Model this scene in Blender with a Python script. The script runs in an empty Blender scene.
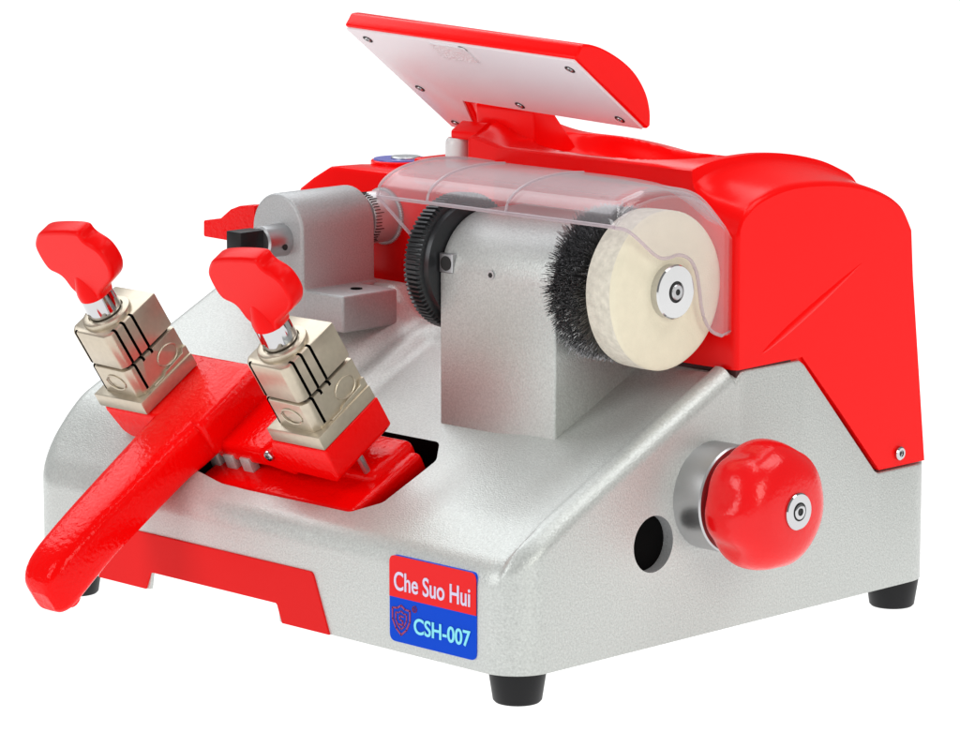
import bpy, bmesh, math, random
from mathutils import Vector, Matrix
random.seed(7)
SC = bpy.context.scene
R = math.radians

# ------------------------------------------------------------------ camera
FPX, PSI, TH = 3790.0, R(45.2), R(9.8)
fw = Vector((-math.sin(PSI)*math.cos(TH), math.cos(PSI)*math.cos(TH), -math.sin(TH)))
rt = Vector((math.cos(PSI), math.sin(PSI), 0)); up = rt.cross(fw)
cam = bpy.data.cameras.new('camera'); camo = bpy.data.objects.new('camera', cam)
SC.collection.objects.link(camo); SC.camera = camo
camo.matrix_world = Matrix(((rt.x, up.x, -fw.x, 1.36476), (rt.y, up.y, -fw.y, -1.38241), (rt.z, up.z, -fw.z, 0.52243), (0, 0, 0, 1)))
cam.sensor_width = 36; cam.lens = FPX/960*36; cam.clip_start = 0.05; cam.clip_end = 100

# ------------------------------------------------------------------ studio light
W = bpy.data.worlds.new('World'); SC.world = W; W.use_nodes = True
W.node_tree.nodes['Background'].inputs[0].default_value = (1, 1, 1, 1)
W.node_tree.nodes['Background'].inputs[1].default_value = 0.22
def area(name, loc, target, sx, sy, power, col=(1, 1, 1)):
    l = bpy.data.lights.new(name, 'AREA'); l.shape = 'RECTANGLE'; l.size = sx; l.size_y = sy
    l.energy = power; l.color = col
    o = bpy.data.objects.new(name, l); SC.collection.objects.link(o); o.location = loc
    o.rotation_euler = (Vector(target)-Vector(loc)).to_track_quat('-Z', 'Y').to_euler()
T0 = (-.2, .1, .13)
area('softbox_front', (-.75, -1.7, 1.0), T0, .9, 1.1, 13, (.99, 1, 1))
area('softbox_side', (2.0, -.55, .95), T0, .8, 1.1, 13, (1, 1, .93))
area('softbox_high_right', (.55, .50, 1.55), T0, .6, .9, 7)
area('softbox_top', (-1.15, .45, 1.45), T0, 1.7, 1.4, 18, (.94, .975, 1.0))
area('softbox_strip', (.0, .0, 1.65), T0, .14, 1.2, 3.2)
SC.view_settings.view_transform = 'Standard'; SC.view_settings.look = 'None'
SC.view_settings.exposure = 0.12; SC.view_settings.gamma = 1

# ------------------------------------------------------------------ materials
def mat(name, col, rough=.4, metal=0, bump=0, bscale=800, coat=0, vary=0, vscale=30, trans=0, sub=0, bdist=.001, detail=2, flake=0, spec=.5):
    m = bpy.data.materials.new(name); m.use_nodes = True; nt = m.node_tree; b = nt.nodes['Principled BSDF']
    b.inputs['Base Color'].default_value = (*col, 1); b.inputs['Roughness'].default_value = rough
    b.inputs['Metallic'].default_value = metal; b.inputs['Coat Weight'].default_value = coat
    b.inputs['Coat Roughness'].default_value = .08; b.inputs['Specular IOR Level'].default_value = spec
    tc = nt.nodes.new('ShaderNodeTexCoord')
    if bump:
        n = nt.nodes.new('ShaderNodeTexNoise'); n.inputs['Scale'].default_value = bscale; n.inputs['Detail'].default_value = detail
        nt.links.new(tc.outputs['Object'], n.inputs['Vector'])
        bp = nt.nodes.new('ShaderNodeBump'); bp.inputs['Strength'].default_value = bump; bp.inputs['Distance'].default_value = bdist
        nt.links.new(n.outputs['Fac'], bp.inputs['Height']); nt.links.new(bp.outputs[0], b.inputs['Normal'])
    if vary or flake:
        n2 = nt.nodes.new('ShaderNodeTexNoise'); n2.inputs['Scale'].default_value = vscale; n2.inputs['Detail'].default_value = 5
        nt.links.new(tc.outputs['Object'], n2.inputs['Vector'])
        mx = nt.nodes.new('ShaderNodeMix'); mx.data_type = 'RGBA'
        mx.inputs[6].default_value = tuple(c*(1-vary) for c in col)+(1,); mx.inputs[7].default_value = tuple(min(1, c*(1+vary)) for c in col)+(1,)
        rmp = nt.nodes.new('ShaderNodeMapRange'); rmp.inputs[1].default_value = .3; rmp.inputs[2].default_value = .7
        nt.links.new(n2.outputs['Fac'], rmp.inputs[0]); nt.links.new(rmp.outputs[0], mx.inputs[0])
        nt.links.new(mx.outputs[2], b.inputs['Base Color'])
    return m
M = {}
M['silver'] = mat('silver_grain_paint', (.555, .575, .555), .36, .35, .32, 1100, vary=.13, vscale=800, bdist=.0008)
M['casting'] = mat('grey_grain_casting', (.44, .45, .455), .40, .25, .32, 1100, vary=.12, vscale=850, bdist=.0008)
M['red'] = mat('red_gloss_plastic', (.92, .003, .003), .22, 0, .05, 300, bdist=.0005, spec=.13)
M['redmat'] = mat('red_panel_paint', (.72, .006, .006), .5, 0, .08, 500, bdist=.0005, spec=.15)
M['redcast'] = mat('red_enamelled_casting', (.88, .001, .001), .15, 0, .34, 330, spec=.15, bdist=.0012)
M['redknob'] = mat('red_knob_plastic', (.80, .003, .003), .28, 0, .05, 200, spec=.10, bdist=.0005)
M['rednub'] = mat('red_gloss_knob', (.82, .006, .008), .20, 0, .30, 420, spec=.35, bdist=.0006)
M['nickel'] = mat('satin_nickel', (.54, .475, .375), .34, .75, .10, 1500, bdist=.0004, vary=.05, vscale=300)
M['chrome'] = mat('chrome', (.55, .55, .56), .07, 1)
M['steel'] = mat('brushed_steel', (.52, .52, .53), .36, 1, .05, 1200, bdist=.0003)
M['satin'] = mat('satin_steel', (.55, .55, .56), .42, .5, .1, 900, bdist=.0003)
M['hub'] = mat('polished_hub', (.62, .62, .62), .12, 1)
M['black'] = mat('black_rubber', (.007, .007, .008), .45, spec=.25)
M['dark'] = mat('recess_shade_black', (.003, .003, .003), .9, spec=.05)  # near-black colour standing in for shade inside holes, slots and gaps
M['cutter'] = mat('black_oxide_steel', (.045, .047, .050), .34, .6)
M['wire'] = mat('brush_wire', (.30, .30, .31), .32, .9)
M['felt'] = mat('cream_felt', (.76, .70, .545), .9, 0, .4, 900, vary=.03, vscale=120, bdist=.0006)
M['felt_rim'] = mat('worn_felt_rim', (.66, .62, .53), .95, 0, .7, 500, vary=.13, vscale=260, bdist=.001)
M['diff'] = mat('lamp_diffuser', (.80, .745, .775), .3, spec=.3)
M['lens'] = mat('clear_led_window', (.80, .78, .80), .3, 0, .9, 600, bdist=.001)
M['white'] = mat('white_plastic', (.78, .78, .78), .3)
M['lred'] = mat('label_red', (.80, .01, .012), .35, spec=.15)
M['lblue'] = mat('label_blue', (.002, .065, .60), .35, spec=.06)
M['tsilver'] = mat('label_lilac_lettering', (.66, .60, .78), .3)
M['tcyan'] = mat('label_cyan_lettering', (.22, .75, .86), .3)
M['tcrest'] = mat('label_crest_maroon', (.30, .02, .10), .4)
M['ring'] = mat('blue_violet_ring', (.14, .14, .50), .3)
M['ink'] = mat('black_engraving', (.01, .01, .01), .6)
M['seam'] = mat('seam_gasket', (.05, .01, .01), .7)
def clear(name, tint, rough, m0, m1, milkcol):
    """clear acrylic: see-through, surface reflection by fresnel, a little milky haze that grows with the path through the sheet"""
    m = bpy.data.materials.new(name); m.use_nodes = True; nt = m.node_tree; nt.nodes.clear(); L = nt.links.new
    o = nt.nodes.new('ShaderNodeOutputMaterial'); t = nt.nodes.new('ShaderNodeBsdfTransparent'); g = nt.nodes.new('ShaderNodeBsdfGlossy')
    t.inputs[0].default_value = (*tint, 1); g.inputs['Roughness'].default_value = rough
    d = nt.nodes.new('ShaderNodeBsdfDiffuse'); d.inputs[0].default_value = (*milkcol, 1)
    tl = nt.nodes.new('ShaderNodeBsdfTranslucent'); tl.inputs[0].default_value = (*milkcol, 1)
    md = nt.nodes.new('ShaderNodeMixShader'); md.inputs[0].default_value = .4; L(d.outputs[0], md.inputs[1]); L(tl.outputs[0], md.inputs[2])
    lw = nt.nodes.new('ShaderNodeLayerWeight'); lw.inputs[0].default_value = .5
    mr = nt.nodes.new('ShaderNodeMapRange'); mr.inputs[3].default_value = m0; mr.inputs[4].default_value = m1
    f2 = nt.nodes.new('ShaderNodeMath'); f2.operation = 'POWER'; f2.inputs[1].default_value = 2; L(lw.outputs['Facing'], f2.inputs[0]); L(f2.outputs[0], mr.inputs[0])
    a = nt.nodes.new('ShaderNodeMixShader'); L(mr.outputs[0], a.inputs[0]); L(t.outputs[0], a.inputs[1]); L(md.outputs[0], a.inputs[2])
    fp = nt.nodes.new('ShaderNodeMath'); fp.operation = 'POWER'; fp.inputs[1].default_value = 4; L(lw.outputs['Facing'], fp.inputs[0])
    fr = nt.nodes.new('ShaderNodeMapRange'); fr.inputs[3].default_value = .05; fr.inputs[4].default_value = .5; L(fp.outputs[0], fr.inputs[0])
    b_ = nt.nodes.new('ShaderNodeMixShader'); L(fr.outputs[0], b_.inputs[0]); L(a.outputs[0], b_.inputs[1]); L(g.outputs[0], b_.inputs[2])
    L(b_.outputs[0], o.inputs[0]); return m
M['hood'] = clear('clear_acrylic', (.985, .975, .98), .06, .03, .45, (.82, .78, .80))
M['hoodtop'] = clear('hazy_acrylic', (.95, .94, .955), .08, .06, .62, (.78, .745, .775))
M['hoodrim'] = clear('acrylic_edge', (.8, .72, .75), .12, .30, .6, (.92, .86, .89))
# white floor, glow added so it clips to white and hides shadows
m = bpy.data.materials.new('glowing_white_floor'); m.use_nodes = True; b = m.node_tree.nodes['Principled BSDF']
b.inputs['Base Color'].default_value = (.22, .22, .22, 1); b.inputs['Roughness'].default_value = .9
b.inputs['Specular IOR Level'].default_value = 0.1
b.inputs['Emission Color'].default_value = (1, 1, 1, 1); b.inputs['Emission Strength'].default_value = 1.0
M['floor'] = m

# ------------------------------------------------------------------ helpers
ORG = {}
def link(name, me, mats, parent=None, org=(0, 0, 0), rx=0, angle=35, bevel=0):
    """mesh given in the part's own frame: world = org + Rx(rx) * v"""
    o = bpy.data.objects.new(name, me); SC.collection.objects.link(o)
    for mm in (mats if isinstance(mats, (list, tuple)) else [mats]): me.materials.append(mm)
    if angle is not None and len(me.polygons):
        me.polygons.foreach_set('use_smooth', [True]*len(me.polygons)); me.set_sharp_from_angle(angle=R(angle))
        for p in me.polygons:
            if len(p.vertices) > 20: p.use_smooth = False
    W_ = Matrix.Translation(org) @ Matrix.Rotation(rx, 4, 'X')
    ORG[o.name] = W_
    if parent:
        o.parent = parent; L = ORG[parent.name].inverted() @ W_
    else: L = W_
    o.location = L.to_translation(); o.rotation_euler = L.to_euler()
    return o
def obj(name, bm, mats, parent=None, org=(0, 0, 0), rx=0, angle=35):
    bmesh.ops.recalc_face_normals(bm, faces=bm.faces)
    me = bpy.data.meshes.new(name); bm.to_mesh(me); bm.free()
    return link(name, me, mats, parent, org, rx, angle)
def bevel_bm(bm, w, seg=3, ang=25, sel=None):
    es = [e for e in bm.edges if len(e.link_faces) == 2 and e.calc_face_angle(0) > R(ang) and (sel is None or sel(e))]
    if es and w > 0: bmesh.ops.bevel(bm, geom=es, offset=w, segments=seg, affect='EDGES', profile=.5, clamp_overlap=True)
def merge(dst, src, mi=0):
    me = bpy.data.meshes.new('t'); 
    for f in src.faces: f.material_index = mi if mi is not None else f.material_index
    src.to_mesh(me); src.free(); dst.from_mesh(me); bpy.data.meshes.remove(me)
def box(x0, x1, y0, y1, z0, z1, bev=0, seg=3):
    bm = bmesh.new(); bmesh.ops.create_cube(bm, size=1)
    for v in bm.verts: v.co = Vector((x0+(v.co.x+.5)*(x1-x0), y0+(v.co.y+.5)*(y1-y0), z0+(v.co.z+.5)*(z1-z0)))
    bevel_bm(bm, bev, seg); return bm
def prism(pts, ax, a, b, bev=0, seg=3, ang=25):
    """extrude a polygon along axis ax ('x': pts=(y,z); 'y': (x,z); 'z': (x,y))"""
    bm = bmesh.new()
    def mk(p, t): return {'x': (t, p[0], p[1]), 'y': (p[0], t, p[1]), 'z': (p[0], p[1], t)}[ax]
    A = [bm.verts.new(mk(p, a)) for p in pts]; B = [bm.verts.new(mk(p, b)) for p in pts]
    bm.faces.new(A); bm.faces.new(B[::-1]); n = len(pts)
    for i in range(n): bm.faces.new((A[i], A[(i+1) % n], B[(i+1) % n], B[i]))
    bmesh.ops.recalc_face_normals(bm, faces=bm.faces)
    bevel_bm(bm, bev, seg, ang); return bm
def lathe(prof, ax='x', c=(0, 0, 0), n=64, mod=None):
    """prof: (t along axis, radius) list"""
    bm = bmesh.new(); rings = []
    for t, r in prof:
        ring = []
        for k in range(n):
            th = 2*math.pi*k/n; rr = r if mod is None else mod(t, r, th)
            a, b2 = rr*math.cos(th), rr*math.sin(th)
            p = {'x': (t, a, b2), 'y': (a, t, b2), 'z': (a, b2, t)}[ax]
            ring.append(bm.verts.new((p[0]+c[0], p[1]+c[1], p[2]+c[2])))
        rings.append(ring)
    for i in range(len(rings)-1):
        for k in range(n): bm.faces.new((rings[i][k], rings[i][(k+1) % n], rings[i+1][(k+1) % n], rings[i+1][k]))
    bm.faces.new(rings[0]); bm.faces.new(rings[-1][::-1])
    bmesh.ops.recalc_face_normals(bm, faces=bm.faces); return bm
def cyl(t0, t1, r, ax='x', c=(0, 0, 0), n=48, ch=0):
    s = 1 if t1 > t0 else -1
    pr = [(t0, r), (t1, r)] if not ch else [(t0, r-ch), (t0+s*ch*.3, r-ch*.3), (t0+s*ch, r), (t1-s*ch, r), (t1-s*ch*.3, r-ch*.3), (t1, r-ch)]
    return lathe(pr, ax, c, n)
def tube(pts, r, n=8):
    bm = bmesh.new(); rings = []; P = [Vector(p) for p in pts]
    for i, p in enumerate(P):
        t = (P[min(i+1, len(P)-1)]-P[max(i-1, 0)]).normalized()
        u = t.cross(Vector((0, 0, 1)) if abs(t.z) < .9 else Vector((1, 0, 0))).normalized(); v = t.cross(u)
        rings.append([bm.verts.new(p+(u*math.cos(2*math.pi*k/n)+v*math.sin(2*math.pi*k/n))*r) for k in range(n)])
    for i in range(len(rings)-1):
        for k in range(n): bm.faces.new((rings[i][k], rings[i][(k+1) % n], rings[i+1][(k+1) % n], rings[i+1][k]))
    bm.faces.new(rings[0]); bm.faces.new(rings[-1][::-1]); return bm
def smoothcurve(pts, n=6, closed=False):
    out = []; N = len(pts)
    rng = range(N) if closed else range(N-1)
    g = (lambda i: pts[i % N]) if closed else (lambda i: pts[max(0, min(N-1, i))])
    for i in rng:
        p0, p1, p2, p3 = g(i-1), g(i), g(i+1), g(i+2)
        for k in range(n):
            t = k/n
            out.append(tuple(.5*((2*p1[j])+(-p0[j]+p2[j])*t+(2*p0[j]-5*p1[j]+4*p2[j]-p3[j])*t*t+(-p0[j]+3*p1[j]-3*p2[j]+p3[j])*t**3) for j in range(len(p1))))
    if not closed: out.append(tuple(pts[-1]))
    return out
def roundpoly(pts, rads, n=5):
    out = []; N = len(pts)
    for i, p in enumerate(pts):
        r = rads[i] if isinstance(rads, (list, tuple)) else rads
        p = Vector(p); a = (Vector(pts[i-1])-p); b = (Vector(pts[(i+1) % N])-p)
        if r <= 0: out.append(tuple(p)); continue
        ang = a.angle(b); d = min(r/math.tan(ang/2), a.length*.49, b.length*.49)
        s, e = p+a.normalized()*d, p+b.normalized()*d
        for k in range(n+1):
            t = k/n; q = s*(1-t)**2+p*2*t*(1-t)+e*t*t; out.append(tuple(q))
    return out
def interp(tab, x):
    if x <= tab[0][0]: return tab[0][1]
    for (a, va), (b, vb) in zip(tab, tab[1:]):
        if x <= b: return va+(vb-va)*(x-a)/(b-a)
    return tab[-1][1]
def sm(a, b, x):
    t = max(0, min(1, (x-a)/(b-a))); return t*t*(3-2*t)
def cut(target, bm, material, keep=False):
    c = obj('cutter_tmp', bm, material)
    md = target.modifiers.new('b', 'BOOLEAN'); md.object = c; md.operation = 'DIFFERENCE'; md.solver = 'EXACT'; md.material_mode = 'TRANSFER'
    dg = bpy.context.evaluated_depsgraph_get(); dg.update()
    me = bpy.data.meshes.new_from_object(target.evaluated_get(dg)); target.modifiers.clear()
    old = target.data; target.data = me; bpy.data.objects.remove(c)
def screw_bm(ax, c, r, h, sgn=1, hexr=.35, n=32):
    """raised round head with a hexagon socket, pointing along +axis*sgn; materials 0 head, 1 dark socket"""
    bm = lathe([(0, r), (sgn*h*.7, r), (sgn*h, r*.82), (sgn*h, r*.5), (sgn*h*.55, r*.46), (sgn*h*.55, r*.01)], ax, c, n)
    s = lathe([(sgn*h*.56, r*hexr), (sgn*h*.62, r*hexr)], ax, c, 6); merge(bm, s, 1)
    return bm

# ------------------------------------------------------------------ setting
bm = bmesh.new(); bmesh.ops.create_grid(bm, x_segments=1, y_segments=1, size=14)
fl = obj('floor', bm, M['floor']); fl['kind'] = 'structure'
fl['label'] = 'plain white seamless studio surface with added glow under the machine'

# ------------------------------------------------------------------ machine root
root = bpy.data.objects.new('key_cutting_machine', None); SC.collection.objects.link(root)
root.location = (-.2, .17, 0); ORG[root.name] = Matrix.Translation((-.2, .17, 0)); root.empty_display_size = .1
root['label'] = 'red and silver key cutting machine with clear wheel shield and raised work lamp'
root['category'] = 'key machine'

# ------------------------------------------------------------------ base body
XL, D, HB, RC = -.4145, .354, .018, .024
def deck(x, y):
    z = .0745+.5*min(y, .176)-.0055*sm(.0, .095, y)*(1-sm(.165, .176, y))*sm(-.25, -.235, x)*(1-sm(-.06, -.02, x))
    if y > .176: z = min(z, .1625)
    q = sm(-.004, .045, y)
    z += .0215*(1-sm(-.284, -.254, x))*q*(1-.15*sm(.17, .2, y))
    z += .0044*sm(-.0165, -.0115, x)
    z += .0030*sm(-.125, -.085, x)*sm(.0, .04, y)*(1-sm(.06, .17, y)*.4)
    return z
def body_top(y):   # side outline under the cover
    return min(deck(-.02, min(y, .1715)) if y < .172 else .1625, interp([(.2270, .1635), (.2965, .0878)], y))
xs = [0]
NX, NY = 150, 130
def cosp(n, a, b, e):      # denser at both ends
    return [a+(b-a)*((i/n)*(1-e)+e*(.5-.5*math.cos(math.pi*i/n))) for i in range(n+1)]
sx = cosp(NX, 0, 1, .93); sy = cosp(NY, 0, 1, .93)
bm = bmesh.new(); G = []
for j, t in enumerate(sy):
    y = D*t; ins = 0
    for yy in (y, D-y):
        if yy < RC: ins = RC-math.sqrt(max(0, RC*RC-(RC-yy)**2))
    x0, x1 = XL+ins, -ins; row = []
    for s in sx:
        x = x0+(x1-x0)*s
        # distance to the rounded outline
        d = min(x-XL, -x, y, D-y)
        cx = max(0, (XL+RC)-x, x-(-RC)); cy = max(0, RC-y, y-(D-RC))
        if cx > 0 and cy > 0: d = RC-math.hypot(cx, cy)
        d = max(0, d)
        h = deck(x, y) if y < .172 else body_top(y)
        if y >= .172: h = min(body_top(y), .1600+.0030*sm(.173, .176, y)) + (.018*(1-sm(-.284, -.254, x)) if y < .19 else 0)
        rf = .010-.0088*sm(.166, .182, y)
        drop = 0 if d >= rf else rf-math.sqrt(max(0, rf*rf-(rf-d)**2))
        row.append(bm.verts.new((x, y, h-drop)))
    G.append(row)
for j in range(NY):
    for i in range(NX): bm.faces.new((G[j][i], G[j][i+1], G[j+1][i+1], G[j+1][i]))
loop = G[0][:]+[G[j][-1] for j in range(1, NY+1)]+G[-1][-2::-1]+[G[j][0] for j in range(NY-1, 0, -1)]
low = [bm.verts.new((v.co.x, v.co.y, HB)) for v in loop]
n = len(loop)
for i in range(n): bm.faces.new((loop[i], low[i], low[(i+1) % n], loop[(i+1) % n]))
bm.faces.new(low)
body = obj('body', bm, M['silver'], root)
# opening for the carriage (cut square to the sloping deck)
AD = math.atan(.5)
op = roundpoly([(-.285, -.012), (-.150, -.012), (-.1365, .002), (-.1375, .048), (-.150, .064), (-.285, .064)], [.004, .006, .006, .009, .008, .004], 6)
c = prism(op, 'z', -.040, .08, 0)
Mx = Matrix.Translation((0, .030, .0745+.5*.030)) @ Matrix.Rotation(AD, 4, 'X')
bmesh.ops.transform(c, matrix=Mx, verts=c.verts)
cut(body, c, M['dark'])
cut(body, prism([(-.3035, .0), (-.2985, .0285), (-.1885, .0285), (-.1845, .0)], 'y', -.02, .02), M['silver'])
cut(body, box(-.385, -.045, .0022, .345, .0, .0290), M['silver'])
cut(body, cyl(-.0078, .02, .0158, 'x', (0, .106, .0755), 48), M['casting'])
me = body.data; me.polygons.foreach_set('use_smooth', [True]*len(me.polygons)); me.set_sharp_from_angle(angle=R(32))
# grey reveal of the round hole
hole = lathe([(-.0145, .0158), (-.0002, .0158), (-.0002, .01565), (-.0145, .0150)], 'x', (0, .106, .0755), 48)
obj('hole_shade_disc', lathe([(-.0080, .0157), (-.0070, .0157)], 'x', (0, .106, .0755), 48), M['dark'], body)  # dark disc, puts the shade deep in the hole into colour
hole.free()

# front panel, red
P = [(-.3465, .0178), (-.333, .0515), (-.1585, .0515), (-.1450, .0178), (-.1842, .0178), (-.1885, .0285), (-.2985, .0285), (-.3030, .0178)]
pb = prism(roundpoly(P, [0, .003, .004, 0, 0, .002, .002, 0], 4), 'y', -.0012, .0020, .0004, 2)
obj('front_panel', pb, M['redmat'], root)
# nameplate
def rrect(x0, x1, z0, z1, r): return roundpoly([(x0, z0), (x1, z0), (x1, z1), (x0, z1)], r, 6)
XN0, XN1, ZN0, ZN1 = -.0965, -.0295, .0237, .0715
bl = prism(rrect(XN0, XN1, ZN0, ZN1, .0045), 'y', -.0006, .002)
np_ = obj('nameplate', bl, M['lblue'], root)
zm = .0485
rp = [p for p in rrect(XN0, XN1, ZN0, ZN1, .0045) if p[1] > zm]
rp = [p for p in rp]
rp = sorted(rp, key=lambda p: math.atan2(p[1]-zm, p[0]-(-.063)))
rp = [(XN1, zm)]+rp+[(XN0, zm)]
obj('red_field', prism(rp, 'y', -.0008, -.0002), M['lred'], np_)
def text(s, x0, x1, z0, z1, material, name, bold=.0):
    cu = bpy.data.curves.new('t', 'FONT'); cu.body = s; cu.size = 1; cu.extrude = .02; cu.offset = bold
    o = bpy.data.objects.new('t', cu); SC.collection.objects.link(o)
    dg = bpy.context.evaluated_depsgraph_get(); dg.update()
    me = bpy.data.meshes.new_from_object(o.evaluated_get(dg)); bpy.data.objects.remove(o)
    X = [v.co.x for v in me.vertices]; Y = [v.co.y for v in me.vertices]
    ax, bx, ay, by = min(X), max(X), min(Y), max(Y)
    for v in me.vertices:
        v.co = Vector((x0+(v.co.x-ax)/(bx-ax)*(x1-x0), -.0010-.0002*(1 if v.co.z > 0 else -1), z0+(v.co.y-ay)/(by-ay)*(z1-z0)))
    me.materials.clear()
    return link(name, me, material, np_, angle=None)
text('Che Suo Hui', -.0925, -.0338, .0525, .0630, M['tsilver'], 'lettering', .012)
text('CSH-007', -.0770, -.0335, .0305, .0395, M['tcyan'], 'lettering', .016)
# crest: outlined shield with an inner shield and a small S shaped mark
def shield(cx, cz, w, h): return [(cx-w, cz+h*.75), (cx-w*.45, cz+h*.78), (cx, cz+h), (cx+w*.45, cz+h*.78), (cx+w, cz+h*.75), (cx+w, cz), (cx+w*.6, cz-h*.6), (cx, cz-h), (cx-w*.6, cz-h*.6), (cx-w, cz)]
cb = bmesh.new(); cx, cz = -.0872, .0362
def ribbon(pts, w, y0=-.0010, y1=-.0005):
    P2 = [Vector(p) for p in pts]; bmr = bmesh.new()
    for a, b in zip(P2, P2[1:]):
        d = (b-a).normalized(); nn = Vector((-d.y, d.x))*w/2; e = d*w*.3
        q = [a-nn-e, b-nn+e, b+nn+e, a+nn-e]; merge(bmr, prism([tuple(p) for p in q], 'y', y0, y1), 0)
    return bmr
for sc, wd in ((1, .0009), (.62, .0007)):
    s = shield(cx, cz, .0068*sc, .0082*sc); merge(cb, ribbon(s+[s[0]], wd), 0)
merge(cb, ribbon([(cx+.0018, cz+.002), (cx-.0012, cz+.0024), (cx-.0012, cz+.0002), (cx+.0012, cz-.0003), (cx+.0012, cz-.0026), (cx-.0018, cz-.0024)], .0008), 0)
cr = [(-.0768+.0016*math.cos(a*math.pi/8), .0440+.0016*math.sin(a*math.pi/8)) for a in range(17)]
merge(cb, ribbon(cr, .0005), 0)
obj('crest', cb, M['tcrest'], np_, angle=None)
text('R', -.0774, -.0762, .0434, .0446, M['tcrest'], 'trademark_letter', .0)

# feet
for (x, y) in ((-.0195, .0205), (-.019, .336), (-.385, .013), (-.390, .336)):
    obj('foot', lathe([(0, .0122), (.0012, .0133), (.016, .0156), (.0181, .0158)], 'z', (x, y, 0), 40), M['black'], root)

# ------------------------------------------------------------------ red cover
S0 = [(.172, .2385), (.1755, .2465), (.180, .2520), (.1906, .2578), (.2074, .2619), (.2244, .2633), (.2504, .2622), (.2768, .2582), (.2994, .2510), (.3145, .2425), (.3235, .2300)]
S1 = [(.172, .2715), (.1755, .2730), (.187, .2752), (.204, .2766), (.229, .2768), (.255, .2742), (.282, .2685), (.300, .2620), (.311, .2565), (.319, .247), (.3235, .235)]
def lerp2(a, b, w): return (a[0]+(b[0]-a[0])*w, a[1]+(b[1]-a[1])*w)
stations = [(0.0005, 0, .0030), (-.0003, 0, .0012), (-.0018, 0, .0003), (-.004, .015, 0), (-.008, .08, 0), (-.012, .16, 0), (-.016, .25, 0), (-.020, .34, 0), (-.0245, .46, 0), (-.029, .60, 0), (-.0325, .73, 0), (-.0332, .80, 0), (-.034, 1, 0.0002)]
xx = -.034
while xx > -.2095: xx -= .0009; stations.append((xx, 1, 0))
stations += [(-.2108, 1, .0008), (-.2118, 1, .002)]
def pocket(x, y):   # oval tray pressed into the roof
    u = (x+.1125)/.071; v = (y-.2155)/.0375
    d = (abs(u)**2.6+abs(v)**2.6)
    p = .0135*(1-sm(.72, 1.08, d))
    p += .0050*sm(-.17, -.11, x)*(1-sm(-.07, -.036, x))*sm(.20, .235, y)
    p -= (.0045+.0045*sm(.175, .20, y))*(1-sm(-.212, -.180, x))*(1-sm(.222, .262, y))
    return p
bm = bmesh.new(); secs = []
for k, (x, w, sh) in enumerate(stations):
    prof = smoothcurve([lerp2(a, b, w) for a, b in zip(S0, S1)], 12)
    py = [.172]+[.172+.0015*i*i/(i+4) for i in range(1, 8)]; py += [py[-1]+.0009*i for i in range(1, 300)]
    py = [p for p in py if p < .3120]; tail = [q for q in prof if q[0] > .3125]
    prof = [(p, interp(prof, p)) for p in py]+tail
    pts = [(.172+sh*.7, .1633), (.172+sh*.7, .19), (.172+sh*.7, .215)]
    for (y, z) in prof:
        z -= sh
        if x < -.034: z -= pocket(x, y)
        pts.append((max(y, .172+sh*.7), z))
    rear = [(.3275, .20), (.3325, .16), (.337, .125), (.3415, .0895)]
    pts += [(a-sh*.6, b) for a, b in rear]
    pts += [(.2980, .0895), (.2630, .1275), (.2280, .1643)]
    secs.append([bm.verts.new((x, p[0], p[1])) for p in pts])
for a, b in zip(secs, secs[1:]):
    n = len(a)
    for i in range(n): bm.faces.new((a[i], a[(i+1) % n], b[(i+1) % n], b[i]))
bm.faces.new(secs[0]); bm.faces.new(secs[-1][::-1])
# crease pressed into the right side
# lower left part of the housing, with a slanting shoulder
xsl = [(-.2125, 0), (-.215, 0), (-.300, 0), (-.360, 0), (-.368, .0012), (-.382, .0085), (-.394, .0160), (-.3985, .0225), (-.3995, .030)]
sec2 = []
for x, dz in xsl:
    zt = .2440-dz; f = .2045
    pts = [(f-.004, .163), (f-.001, .172), (f, .182), (f, zt-.003), (f+.0012, zt-.0008), (f+.0035, zt), (.225, zt-.0005), (.26, zt-.003), (.29, zt-.010), (.311, zt-.020), (.322, zt-.035), (.3375, .0895), (.2980, .0895), (.2290, .163)]
    sec2.append([bm.verts.new((x, p[0], p[1])) for p in pts])
for a, b in zip(sec2, sec2[1:]):
    n = len(a)
    for i in range(n): bm.faces.new((a[i], a[(i+1) % n], b[(i+1) % n], b[i]))
bm.faces.new(sec2[0]); bm.faces.new(sec2[-1][::-1])
# small raised shelf carrying the lamp post
merge(bm, box(-.287, -.212, .2000, .250, .240, .2560, .0025), 0)
cover = obj('cover', bm, M['red'], root, angle=40)
# long wedge-shaped flute on the right side
fb = bmesh.new(); A_, B_ = Vector((.1925, .1700)), Vector((.2800, .2130)); dn = (B_-A_).normalized(); nr = Vector((-dn.y, dn.x)); rows_ = []
for k in range(25):
    t = k/24; w = .0034*math.sin(math.pi*t**.75)**.8+.00005; c_ = A_+(B_-A_)*t; row = []
    for q, hgt in ((-1, -.0004), (-.5, .0004), (0, .0009), (.55, .0003), (1, -.0004)):
        p = c_+nr*w*q; row.append(fb.verts.new((.0005+hgt*min(1, w/.0025), p.x, p.y)))
    rows_.append(row)
for a, b in zip(rows_, rows_[1:]):
    for k in range(4): fb.faces.new((a[k], a[k+1], b[k+1], b[k]))
obj('side_flute', fb, M['red'], cover, angle=80)
s = screw_bm('x', (.0006, .3157, .0971), .0040, .0022); obj('screw', s, [M['chrome'], M['ink']], cover)
# pressed pan of the cover behind the tracer and the front seam
obj('seam_strip', box(-.2115, -.0012, .1735, .22, .1590, .1636), M['seam'], root)

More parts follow.
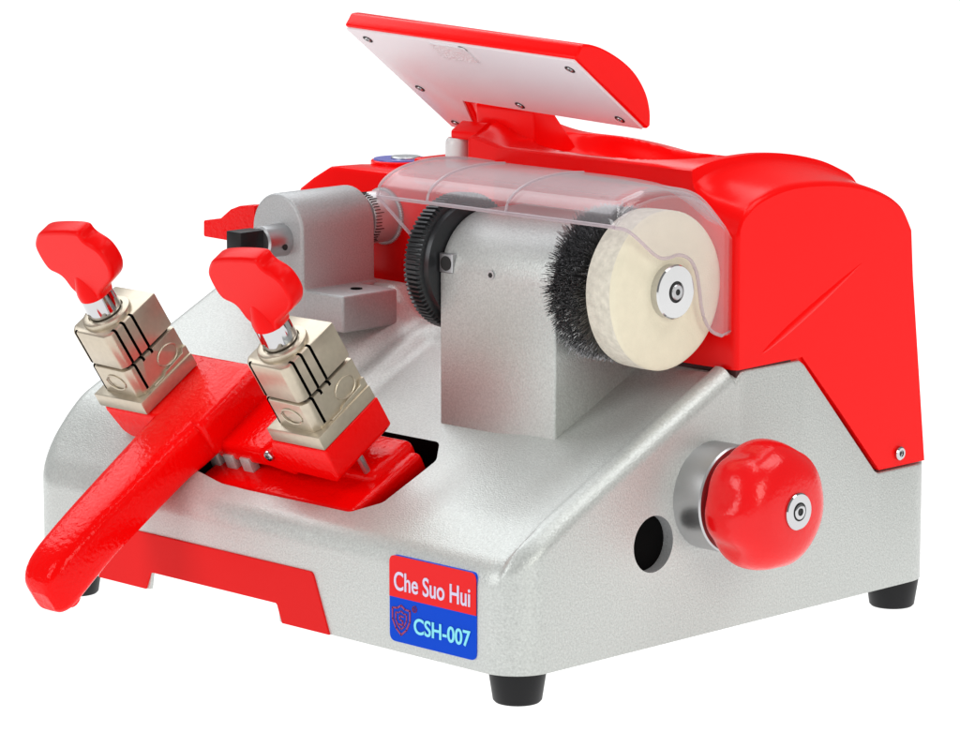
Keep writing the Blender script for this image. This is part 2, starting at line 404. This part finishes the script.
# button with ring
bt = lathe([(.2478, .021), (.2492, .021), (.2500, .0200), (.2500, .001)], 'z', (-.307, .205, 0), 48)
rg = obj('button_bezel', lathe([(.2390, .0185), (.2452, .0185), (.2458, .0177), (.2458, .001)], 'z', (-.347, .247, 0), 56), M['red'], root)
obj('blue_ring', lathe([(.2455, .0170), (.2466, .0166), (.2466, .001)], 'z', (-.347, .247, 0), 56), M['ring'], rg)
obj('push_button', lathe([(.2460, .0095), (.2474, .0095), (.2481, .0088), (.2481, .001)], 'z', (-.344, .249, 0), 40), M['steel'], rg)

# ------------------------------------------------------------------ lamp
# cap under the arm
lp = obj('lamp_post', lathe([(.2560, .0068), (.2575, .0076), (.2695, .0076), (.2720, .0072), (.2735, .0060), (.2735, .001)], 'z', (-.2290, .182, .0005), 40), M['white'], root)
# lamp head: plane through X and d=(0,cos b,-sin b)
BL = math.atan2(.3335-.2895, .190-.1308)
LX1, LY, LZ = -.0845, .190, .2895      # lower right corner of the face
d = Vector((0, math.cos(BL), -math.sin(BL))); nn = Vector((0, math.sin(BL), math.cos(BL)))
Ld = math.hypot(.3335-.2895, .190-.1308)
# local frame: x along X, y = d (from top edge to lower edge), z = nn
lorg = (0, .1308, .3335); lrx = -BL
prof = [(0, 0), (-.0010, .0085), (.006, .0115), (.018, .0160), (.034, .0195), (.048, .0200), (.061, .0172), (.071, .0105), (.0755, .0035), (Ld, 0)]
prof = [(0, 0)]+[(0.0002, .0045)]+smoothcurve([(.0000, .0085), (.006, .0128), (.018, .0172), (.034, .0200), (.048, .0198), (.061, .0160), (.070, .0098), (.0752, .0030)], 4)+[(Ld, 0)]
lamp = obj('work_lamp', prism(prof, 'x', -.2722, LX1, .0012, 3, 30), M['red'], root, lorg, lrx)
def roll(o):       # the head sits a touch higher at its left end
    for v in o.data.vertices:
        k = -.0395*(v.co.x-LX1); v.co.y -= math.sin(BL)*k; v.co.z += math.cos(BL)*k
dp = [(-.2710, .0018), (-.0862, .0018), (-.0862, Ld-.0016), (-.2311, Ld-.0016), (-.2350, .0800), (-.2390, .0880), (-.2440, .0980), (-.2503, .1095), (-.2710, .1095)]
dif = obj('diffuser', prism(dp, 'z', -.0015, .0008, .0003, 2), M['diff'], lamp, lorg, lrx)
tb_ = obj('rear_tab', prism([(-.2722, Ld-.01), (-.2260, Ld-.01), (-.2300, .0790), (-.2340, .0880), (-.2400, .0985), (-.2480, .1108), (-.2722, .1108)], 'z', -.0004, .006, .0012), M['red'], lamp, lorg, lrx)
lw_ = obj('led_window', prism(rrect(-.2030, -.1740, .0035, .0195, .002), 'z', -.0024, -.001, 0), M['lens'], dif, lorg, lrx)
for o_ in (lamp, dif, tb_, lw_): roll(o_)
for (x, y) in ((-.2602, .0107), (-.1769, .006), (-.0963, .0115), (-.2608, .0642), (-.1784, .0659), (-.0972, .0637), (-.2624, .1035)):
    sb = lathe([(0, .0021), (-.0007, .0018), (-.0008, .0011), (-.0002, .0010), (-.0002, .0001)], 'z', (x, y, -.0015), 20)
    merge(sb, lathe([(-.0003, .0032), (-.0001, .0032)], 'z', (x, y, -.0015), 20), 1)
    roll(obj('screw', sb, [M['steel'], M['ink']], dif, lorg, lrx))
# arm from the panel down to the housing
bm = bmesh.new()
merge(bm, prism(roundpoly([(.1930, .2950), (.206, .2960), (.236, .262), (.196, .262)], [.004, .006, 0, 0], 4), 'x', -.226, -.178, .003, 3), 0)
arm = obj('lamp_arm', bm, M['red'], lamp)
bm2 = prism(roundpoly([(.177, .2735), (.177, .2785), (.187, .2840), (.200, .2735)], .002, 3), 'x', -.2300, -.2090, .0015)
obj('pivot_bracket', bm2, M['red'], lamp)

# ------------------------------------------------------------------ spindle post
cy, cz, rr = .140, .2055, .036
pp = [(.104, .115), (.104, cz)]+[(cy-rr*math.cos(t), cz+rr*math.sin(t)) for t in [math.pi/2*i/16 for i in range(1, 17)]]+[(.185, cz+rr), (.185, .150)]
post = obj('spindle_housing', prism(pp, 'x', -.1645, -.073, .0012, 3, 40), M['silver'], root, angle=30)
bm = box(-.1640, -.1535, .1030, .110, .2085, .2195, .0004, 1)
merge(bm, cyl(.1035, .1027, .0042, 'y', (-.1585, 0, .2140), 28), 1)
obj('lock_plate', bm, [M['steel'], M['ink']], post)
bm = cyl(.1045, .1036, .0026, 'y', (-.1235, 0, .2108), 24); merge(bm, cyl(.1040, .1034, .0016, 'y', (-.1235, 0, .2108), 6), 1)
obj('grub_screw', bm, [M['steel'], M['ink']], post)
AX = (0, .129, .2113)
# bearing collar on the right of the post
obj('spindle', cyl(-.192, -.012, .0085, 'x', AX, 32), M['steel'], root)
obj('bearing_collar', cyl(-.073, -.0655, .0270, 'x', AX, 64, .001), M['black'], root)

# key cutter with teeth
NT = 84
def gear(t, r, th):
    k = (th*NT/(2*math.pi)) % 1.0
    return r*(1-.055*(1 if k < .42 else 0)) if r > .0375 else r
NG = NT*8
g = lathe([(-.1800, .030), (-.1800, .0372), (-.1792, .0394), (-.1690, .0400), (-.1680, .0374), (-.1680, .0345), (-.1650, .0335)], 'x', AX, NG, gear)
cw = obj('cutting_wheel', g, M['cutter'], root, angle=30)
obj('hub_nut', cyl(-.190, -.180, .016, 'x', AX, 6, .001), M['steel'], cw)

# wire brush
bm = cyl(-.062, -.038, .024, 'x', AX, 40)
for i in range(15000):
    th = random.uniform(0, 2*math.pi); x0 = random.uniform(-.0605, -.0385)
    x1 = x0+random.gauss(-.0022, .0032); x1 = max(-.0715, min(-.034, x1)); r1 = random.gauss(.0415, .0012) if random.random() < .85 else random.uniform(.032, .040)
    t1 = th+random.gauss(0, .055); w = random.uniform(.00014, .00024)
    p0 = Vector((x0, AX[1]+.021*math.cos(th), AX[2]+.021*math.sin(th)))
    p1 = Vector((x1, AX[1]+r1*math.cos(t1), AX[2]+r1*math.sin(t1)))
    pm = (p0+p1)/2+Vector((random.gauss(0, .0012), random.gauss(0, .0008), random.gauss(0, .0008)))
    dd = (p1-p0).normalized(); u = dd.cross(Vector((1, .1, 0))).normalized(); v = dd.cross(u)
    rg_ = []
    for p, ww in ((p0, w), (pm, w), (p1, w*.8)):
        rg_.append([bm.verts.new(p+(u*math.cos(a)+v*math.sin(a))*ww) for a in (0, 2.094, 4.189)])
    for a, b in zip(rg_, rg_[1:]):
        for k in range(3): bm.faces.new((a[k], a[(k+1) % 3], b[(k+1) % 3], b[k]))
    bm.faces.new(rg_[-1])
me = bpy.data.meshes.new('wire_brush'); bm.to_mesh(me); bm.free()
link('wire_brush', me, M['wire'], root, angle=30)

# felt polishing wheel
bf = lathe([(-.0335, .020), (-.0335, .0405), (-.0330, .0428), (-.0318, .0438), (-.022, .0441), (-.0145, .0440), (-.0125, .0432), (-.0116, .0415), (-.0112, .039), (-.0110, .010)], 'x', AX, 96,
           lambda t, r, th: r*(1+.004*math.sin(3*th+1)+.003*math.sin(7*th)) if r > .03 else r)
for f in bf.faces:
    c_ = f.calc_center_median(); rad = math.hypot(c_.y-AX[1], c_.z-AX[2]); f.material_index = 1 if (rad > .0432 and c_.x < -.0150) else 0
felt = obj('polishing_wheel', bf, [M['felt'], M['felt_rim']], root, angle=50)
hb = lathe([(-.0112, .0150), (-.0066, .0150), (-.0058, .0143), (-.0056, .0060), (-.0064, .0056), (-.0064, .001)], 'x', AX, 64)
hub = obj('hub_cap', hb, M['hub'], felt)
bm = lathe([(-.0068, .0056), (-.0062, .0056)], 'x', AX, 32)
merge(bm, lathe([(-.0066, .0043), (-.0050, .0043), (-.0045, .0038), (-.0045, .0018), (-.0055, .0018), (-.0055, .0001)], 'x', AX, 32), 1)
merge(bm, lathe([(-.0052, .0017), (-.0050, .0017)], 'x', AX, 6), 0)
obj('hub_bolt', bm, [M['ink'], M['steel']], felt)

# ------------------------------------------------------------------ clear shield
HP = smoothcurve([(.0780, .2515), (.0797, .2572), (.0855, .2622), (.0960, .2664), (.112, .2690), (.130, .2694), (.150, .2675), (.172, .2635)], 6)
HM = smoothcurve([(.0780, .2515), (.0797, .2572), (.0855, .2622), (.0960, .2664), (.112, .2690), (.130, .2684), (.150, .2628), (.1695, .2450)], 6)
EP0 = smoothcurve([(.0780, .2515), (.0815, .2550), (.0885, .2588), (.0985, .2625), (.114, .2648), (.131, .2640), (.149, .2585), (.1680, .2420)], 6)
def shell(stations, thick=.0016):
    bm = bmesh.new(); C0 = Vector((.145, .222)); rows = []
    for side in (0, 1):
        for x, w in stations:
            row = []
            P_ = [lerp2(a, b, w) for a, b in zip(HP, HM)] if w <= 1 else [lerp2(a, b, w-1) for a, b in zip(HM, EP0)]
            for i, p in enumerate(P_):
                q = Vector(p); a = Vector(P_[max(0, i-1)]); b = Vector(P_[min(len(P_)-1, i+1)]); t = (b-a).normalized(); nrm = Vector((t.y, -t.x))
                if nrm.dot(C0-q) < 0: nrm = -nrm
                q = q+nrm*(thick*side); row.append(bm.verts.new((x, q.x, q.y)))
            rows.append(row)
    n = len(stations)
    for s_ in (0, 1):
        for k in range(n-1):
            for i in range(len(HP)-1): bm.faces.new((rows[s_*n+k][i], rows[s_*n+k][i+1], rows[s_*n+k+1][i+1], rows[s_*n+k+1][i]))
    for k in range(n-1):
        f = bm.faces.new((rows[k][0], rows[k+1][0], rows[n+k+1][0], rows[n+k][0])); f.material_index = 1
    return bm
st = [(-.188, 0), (-.150, 0), (-.10, 0), (-.075, 0), (-.060, .04), (-.048, .16), (-.038, .36), (-.029, .62), (-.020, .88), (-.0125, 1)]+[(-.0125+.0080*math.sin(R(a)), 2-math.cos(R(a))) for a in (12, 24, 36, 48, 60, 70, 80, 88)]
bm = shell(st)
# right end plate with its wavy cut-out around the hub
EP = EP0+[(.1730, .2350), (.1752, .2200), (.1752, .1880), (.1735, .1845), (.1690, .1832)]
CUT = smoothcurve([(.1650, .1832), (.1570, .1865), (.1515, .1925), (.1480, .2010), (.1462, .2110), (.1435, .2210), (.1380, .2285), (.1295, .2318), (.1215, .2310), (.1150, .2315), (.1080, .2350), (.0980, .2425), (.0880, .2490), (.0780, .2515)], 4)
poly = EP+CUT[:-1]
merge(bm, prism(poly, 'x', -.0052, -.0036), 2)
def X(x, pts): return [(x, p[0], p[1]) for p in pts]
for t_ in (tube(X(-.0044, CUT), .0010), tube(X(-.0044, [(.1650, .1832), (.1752, .1860), (.1756, .2300)]), .0009),
           tube([(-.188, .0782, .2518), (-.012, .0782, .2518), (-.0050, .0782, .2518)], .0011)):
    merge(bm, t_, 1)
# ribs and the left end pane
for xr in (-.148, -.086): merge(bm, tube(X(xr, [(a, b+.0003) for a, b in HP[:34]]), .0008), 1)
LP = [(.0782, .2518)]+HP[3:]+[(.172, .185), (.150, .190)]+[(.128, .204), (.108, .224)]
merge(bm, prism(LP, 'x', -.1890, -.1878), 2)
merge(bm, tube(X(-.1885, [(.0782, .2518), (.108, .224), (.128, .204), (.150, .190), (.172, .185)]), .0010), 1)
merge(bm, tube(X(-.1885, HP), .0009), 1)
obj('wheel_shield', bm, [M['hoodtop'], M['hoodrim'], M['hood']], root, angle=50)

# ------------------------------------------------------------------ depth knob on the right side
KX = (0, .1515, .0965)
kn = obj('adjusting_flange', lathe([(-.002, .0300), (.0185, .0300), (.0195, .0292), (.0197, .0230), (.0210, .0200), (.032, .0195)], 'x', KX, 72), M['steel'], root)
def lobes(t, r, th):
    k = max(0, math.cos(3.5*(th-R(20))))**0
    w = math.exp(-((t-.036)/.0145)**2)
    v = 0
    for i in range(7):
        d_ = (th-R(12)-i*2*math.pi/7+math.pi) % (2*math.pi)-math.pi
        v += math.exp(-(d_/.23)**2)
    return r*(1-.095*w*v)
kp = smoothcurve([(.0215, .0200), (.0225, .0285), (.0265, .0332), (.0345, .0362), (.0440, .0362), (.0520, .0336), (.0580, .0285), (.0615, .0220), (.0632, .0140), (.0636, .0090)], 5)+[(.0636, .001)]
knob = obj('adjusting_knob', lathe(kp, 'x', KX, 126, lobes), M['rednub'], root, angle=60)
bm = lathe([(.0630, .0102), (.0645, .0102), (.0652, .0096), (.0652, .0052), (.0645, .0050), (.0645, .001)], 'x', KX, 40)
merge(bm, lathe([(.0643, .0050), (.0647, .0050)], 'x', KX, 32), 1)
merge(bm, lathe([(.0645, .0042), (.0655, .0042), (.0658, .0036), (.0658, .0022), (.0650, .0021), (.0650, .0001)], 'x', KX, 32), 0)
merge(bm, lathe([(.0653, .0020), (.0655, .0020)], 'x', KX, 6), 1)
obj('knob_screw', bm, [M['chrome'], M['ink']], knob)

# ------------------------------------------------------------------ tracer block with its micrometer
tx = -.3425; hw = .0225; ztop = .2330
arch = [(tx-hw, .150), (tx-hw, ztop-hw)]+[(tx-hw*math.cos(t), ztop-hw+hw*math.sin(t)) for t in [math.pi*i/20 for i in range(1, 20)]]+[(tx+hw, ztop-hw), (tx+hw, .1815)]
arch += [(tx+hw+.0008, .1785), (tx+hw+.003, .1770), (-.2865, .1768), (-.2850, .1750), (-.2850, .1550), (-.40+.02, .1550)][:5]+[(tx-hw, .1550)]
TS = Vector((.0216, -.020, .0049))
footp = [(tx-.002, .1545), (-.2850, .1545), (-.2850, .1768), (tx-.002, .1768)]
archp = [(tx-hw, .1545)]+[p for p in arch if p[1] >= ztop-hw]+[(tx+hw, .1790), (tx+hw+.0008, .1772), (tx+hw+.003, .1762), (tx+hw+.003, .1545)]
bm = prism(archp, 'y', .140, .1995, .0018, 3, 50)
merge(bm, prism(footp, 'y', .1402, .185, .0018, 3, 50), 0)
tb = obj('tracer_block', bm, M['casting'], root, TS, angle=35)
bm = lathe([(.1767, .0036), (.1774, .0036)], 'z', (-.301, .166, 0), 24); obj('base_screw', bm, M['dark'], tb, TS)
tz = .2055
sp = lathe([(.1215, .0085), (.1225, .0098), (.142, .0100), (.150, .0100)], 'y', (tx+.0045, 0, tz), 40)
merge(sp, lathe([(0, .0019), (.0004, .0019)], 'x', (tx+.0045+.0097, .1335, tz-.003), 16), 1)
spn = obj('tracer_sleeve', sp, [M['steel'], M['ink']], tb, TS)
obj('tracer_tip', box(tx-.0045, tx+.0085, .1035, .1225, tz-.0075, tz+.0080, .0006, 2), M['black'], tb, TS)
# micrometer thimble behind the block
TX = (tx+.004, .0120, .2120)
th_ = lathe([(.180, .0120), (.1905, .0120), (.1912, .0150), (.1925, .0158), (.2120, .0160)], 'y', TX, 60)
merge(th_, lathe([(.2105, .0168), (.2110, .0178), (.2190, .0178), (.2200, .0168), (.2210, .0100)], 'y', TX, 144, lambda t, r, a: r*(1-.035*(int(a*144/(2*math.pi)+.5) % 2)) if r > .0165 else r), 0)
for k in range(50):
    a = 2*math.pi*k/50; ln = .0065 if k % 5 == 0 else .0042
    q = box(-.0002, .0002, .1915, .1915+ln, .0146, .0160+.0003)
    bmesh.ops.transform(q, matrix=Matrix.Translation(TX) @ Matrix.Rotation(a, 4, 'Y'), verts=q.verts); merge(th_, q, 1)
obj('micrometer_thimble', th_, [M['satin'], M['ink']], tb, TS)
# red wing lever at the far left
lev = [(-0.4024, 0.2118), (-0.3864, 0.2146), (-0.377, 0.221), (-0.3686, 0.2239), (-0.3547, 0.2255), (-0.3551, 0.2028), (-0.3754, 0.2014), (-0.4026, 0.2018)]
obj('locking_lever', prism(roundpoly(lev, .0015, 3), 'y', .132, .144, .0012), M['redcast'], root, (0, 0, .001))

# ------------------------------------------------------------------ carriage (tilted frame)
CO = Vector((-.1616, .012, .1177)); CA = R(33)
def superbox(cx, cz, w, h, e=.42, n=28):
    out = []
    for k in range(n):
        a = 2*math.pi*k/n; c_, s_ = math.cos(a), math.sin(a)
        out.append((cx+w*math.copysign(abs(c_)**e, c_), cz+h*math.copysign(abs(s_)**e, s_)))
    return out
bm = bmesh.new()
# left block and bridge
merge(bm, prism([(-.1965, -.0003), (-.1090, -.0003), (-.1060, -.006), (-.1060, -.024), (-.176, -.028), (-.190, -.020)], 'y', .0005, .056, .0035, 4), 0)
# bridge towards the right block, lower
merge(bm, prism([(-.115, -.0185), (-.030, -.0185), (-.030, -.030), (-.115, -.032)], 'y', .006, .050, .003, 4), 0)
# right block
merge(bm, prism([(-.0450, -.0003), (.0003, -.0003), (.0003, -.0200), (-.004, -.0240), (-.0400, -.0230), (-.052, -.012)], 'y', -.0003, .0475, .0012, 3), 0)
merge(bm, prism([(-.070, -.0165), (-.044, -.003), (-.044, -.030), (-.070, -.026)], 'y', .003, .044, .002, 3), 0)
# handle: loft of rounded sections down to the curled end
sec = [(.050, -.1300, -.014, .0215, .0140), (.030, -.1300, -.014, .0225, .0140), (.008, -.1315, -.0145, .0225, .0145), (-.006, -.1320, -.0145, .0212, .0145), (-.020, -.1320, -.0140, .0202, .0140), (-.050, -.1312, -.0140, .0190, .0140),
       (-.078, -.1308, -.0145, .0178, .0142), (-.098, -.1310, -.0160, .0170, .0146), (-.112, -.1315, -.0180, .0162, .0150), (-.122, -.1318, -.0205, .0150, .0142), (-.1285, -.1318, -.0225, .0120, .0112), (-.1315, -.1300, -.0235, .0075, .0065)]
sec = smoothcurve(sec, 4)
rings = [[bm.verts.new((p[0], s[0], p[1])) for p in superbox(s[1], s[2], s[3], s[4], .46)] for s in sec]
for a, b in zip(rings, rings[1:]):
    for k in range(len(a)): bm.faces.new((a[k], a[(k+1) % len(a)], b[(k+1) % len(a)], b[k]))
bm.faces.new(rings[0]); bm.faces.new(rings[-1][::-1])
# curled lip below the end
merge(bm, lathe([(-.144, .004), (-.143, .0068), (-.138, .0085), (-.126, .0085), (-.121, .0068), (-.120, .004)], 'x', (0, -.1190, -.0285), 28), 0)
carr = obj('carriage', bm, M['redcast'], root, CO, CA, angle=45)
bm = screw_bm('y', (-.0590, .0030, -.0165), .0034, .002, -1); obj('screw', bm, [M['chrome'], M['ink']], carr, CO, CA)
# pin under the right block
obj('stop_pin', lathe([(-.040, .0022), (-.020, .0022)], 'z', (-.003, .020, 0), 20), M['steel'], carr, CO, CA)

# red yoke filling the opening, in the deck's frame
DO = Vector((0, .030, .0745+.5*.030))
bm = box(-.2835, -.1500, -.0115, .050, -.034, -.0015, .004, 4)
merge(bm, box(-.2000, -.1580, .016, .054, -.030, .0035, .0055, 4), 0)
yoke = obj('carriage_yoke', bm, M['redcast'], root, DO, AD, angle=45)
for k in range(3):
    obj('spring_leaf', box(-.2845+k*.0145, -.2760+k*.0145, .004, .010, -.006, .0075, .0006, 2), M['silver'], yoke, DO, AD)

# ------------------------------------------------------------------ key clamps
def make_clamp():
    o0 = CO.copy()
    c = obj('key_clamp', box(-.0434, 0, 0, .0466, 0, .0092, .0008, 2), M['nickel'], root, o0, CA)
    def sub(name, bm, m): return obj(name, bm, m, c, o0, CA)
    x0, x1, y0, y1 = -.0395, -.0030, .0035, .0466
    # lower jaw with an inset step, an oval dimple and key slots
    def jaw(z0, z1, ch, inset):
        pl = [(x0+inset, y0+inset), (x0+inset+.006, y0), (x1-.004, y0), (x1, y0+.004), (x1, y1), (x0, y1)]
        pl = [(x0, y0+.006), (x0+.004, y0+.001), (x1-.0035, y0), (x1, y0+.0035), (x1, y1), (x0, y1)]
        return prism(pl, 'z', z0, z1, ch, 2)
    bm = jaw(.0090, .0287, .0009, 0)
    lj = sub('lower_jaw', bm, M['nickel'])
    bm = jaw(.0304, .0548, .0012, 0)
    uj = sub('upper_jaw', bm, M['nickel'])
    bm = box(x0+.003, x1-.003, y0+.004, y1-.003, .028, .0312); sub('key_gap', bm, M['dark'])  # solid dark block, shade between the jaws put into its colour
    # slots as narrow cut channels
    def slot(o, bmx): cutl(o, bmx)
    def cutl(o, bmx):
        cc = obj('tmp', bmx, M['dark'], None, o0, CA)
        md = o.modifiers.new('b', 'BOOLEAN'); md.object = cc; md.operation = 'DIFFERENCE'; md.solver = 'EXACT'; md.material_mode = 'TRANSFER'
        dg = bpy.context.evaluated_depsgraph_get(); dg.update()
        me = bpy.data.meshes.new_from_object(o.evaluated_get(dg)); o.modifiers.clear(); o.data = me; bpy.data.objects.remove(cc)
        me.polygons.foreach_set('use_smooth', [True]*len(me.polygons)); me.set_sharp_from_angle(angle=R(30))
    s = bmesh.new()
    for yy in (.0100, .0170, .0245):
        merge(s, box(x1-.0034, .002, yy, yy+.0019, .020 if yy < .02 else .026, .060), 0)
    merge(s, box(x0-.003+.0083, x0-.003+.0101, y0-.003, y0+.003, .020, .060), 0)
    cutl(uj, s)
    s = bmesh.new()
    merge(s, box(x1-.0030, .002, .0100, .0119, .011, .031), 0)
    merge(s, box(x1-.0030, .002, .0170, .0189, .0262, .031), 0)
    merge(s, box(x1-.0030, .002, .0245, .0264, .0262, .031), 0)
    merge(s, box(x0+.0040, x0+.0057, y0-.003, y0+.003, .011, .031), 0)
    cutl(lj, s)
    # oval dimples: raised thin rims round a shallow dish
    def oval(axis):
        bmo = bmesh.new(); pts = []
        for k in range(33):
            a = 2*math.pi*k/32
            if axis == 'x': pts.append((x1+.0001, .0335+.0080*math.cos(a), .0180+.0058*math.sin(a)))
            else: pts.append((-.0190+.0080*math.cos(a), y0-.0001, .0190+.0052*math.sin(a)))
        merge(bmo, tube(pts, .00055, 6), 0); return bmo
    sub('oval_mark', oval('x'), M['nickel']); sub('oval_mark', oval('y'), M['nickel'])
    # bottom ledge step on the right
    sub('ledge', prism([(.0150, .0088), (.0466, .0088), (.0466, .0150), (.0430, .0150), (.0420, .0125), (.0260, .0115), (.0235, .0100), (.0150, .0100)], 'x', x1-.001, x1+.0016, .0003, 1), M['nickel'])
    # collar, ferrule, wing knob
    cxy = (-.0215, .0225, 0)
    sub('collar', lathe([(.0540, .0150), (.0560, .0152), (.0575, .0148), (.0580, .0140), (.0580, .0112), (.0560, .0108), (.0560, .001)], 'z', cxy, 56), M['nickel'])
    sub('ferrule', lathe([(.0555, .0092), (.0575, .0102), (.0600, .0105), (.0712, .0100), (.0720, .0090)], 'z', cxy, 48), M['chrome'])
    wing = [(-.0440, .1112), (-.0314, .1195), (.0020, .1235), (.0055, .1180), (.0152, .1113), (.0172, .1000), (.0125, .0908), (.0025, .0835), (-.0080, .0765), (-.0115, .0720), (-.0205, .0705), (-.0305, .0720), (-.0340, .0770), (-.0365, .0857), (-.0460, .0900), (-.0475, .1030)]
    wing = [(a+.002 if b < .075 else a, b) for a, b in wing]
    wp = smoothcurve(wing, 8, closed=True)
    cum = [0]
    for i in range(len(wp)): cum.append(cum[-1]+math.dist(wp[i], wp[(i+1) % len(wp)]))
    NS = 120; rs = []
    for k in range(NS):
        d_ = cum[-1]*k/NS; i = max(j for j in range(len(wp)) if cum[j] <= d_); f = (d_-cum[i])/max(1e-9, cum[i+1]-cum[i])
        rs.append(lerp2(wp[i], wp[(i+1) % len(wp)], f))
    for _ in range(2): rs = [tuple((Vector(rs[i-1])+2*Vector(rs[i])+Vector(rs[(i+1) % NS]))/4) for i in range(NS)]
    wp = rs
    def inset(P_, d_):
        out = []; n_ = len(P_); ar = sum(P_[i][0]*P_[(i+1) % n_][1]-P_[(i+1) % n_][0]*P_[i][1] for i in range(n_)); sg = 1 if ar > 0 else -1
        for i in range(n_):
            t_ = (Vector(P_[(i+2) % n_])-Vector(P_[i-2])).normalized(); nr = Vector((-t_.y, t_.x))*sg; out.append(tuple(Vector(P_[i])+nr*d_))
        return out
    b_ = bmesh.new(); T = .0060; rg2 = []
    for a_ in (-90, -70, -50, -30, -10, 10, 30, 50, 70, 90):
        ca = math.cos(R(a_)); P3 = inset(wp, .0024*(1-ca)); yy = .0225+(T-.0028)*(1 if a_ > 0 else -1)+.0028*math.sin(R(a_))
        rg2.append([b_.verts.new((p[0], yy, p[1])) for p in P3])
    for a_, c_ in zip(rg2, rg2[1:]):
        for k in range(len(a_)): b_.faces.new((a_[k], a_[(k+1) % len(a_)], c_[(k+1) % len(a_)], c_[k]))
    b_.faces.new(rg2[0]); b_.faces.new(rg2[-1][::-1])
    merge(b_, lathe([(.0712, .0096), (.0716, .0104), (.0750, .0104), (.0785, .0096), (.083, .0080), (.088, .0060), (.093, .0035), (.096, .001)], 'z', (-.0210, .0225, 0), 40), 0)
    sub('wing_knob', b_, M['redknob'])
    return c
cl = make_clamp(); cl['label'] = 'right key clamp with satin jaws and red wing knob'
c2 = cl.copy(); SC.collection.objects.link(c2); c2.parent = root; c2.location = cl.location+Vector((-.1531, 0, 0)); c2['label'] = 'left key clamp with satin jaws and red wing knob'
for ch in list(cl.children):
    k = ch.copy(); SC.collection.objects.link(k); k.parent = c2
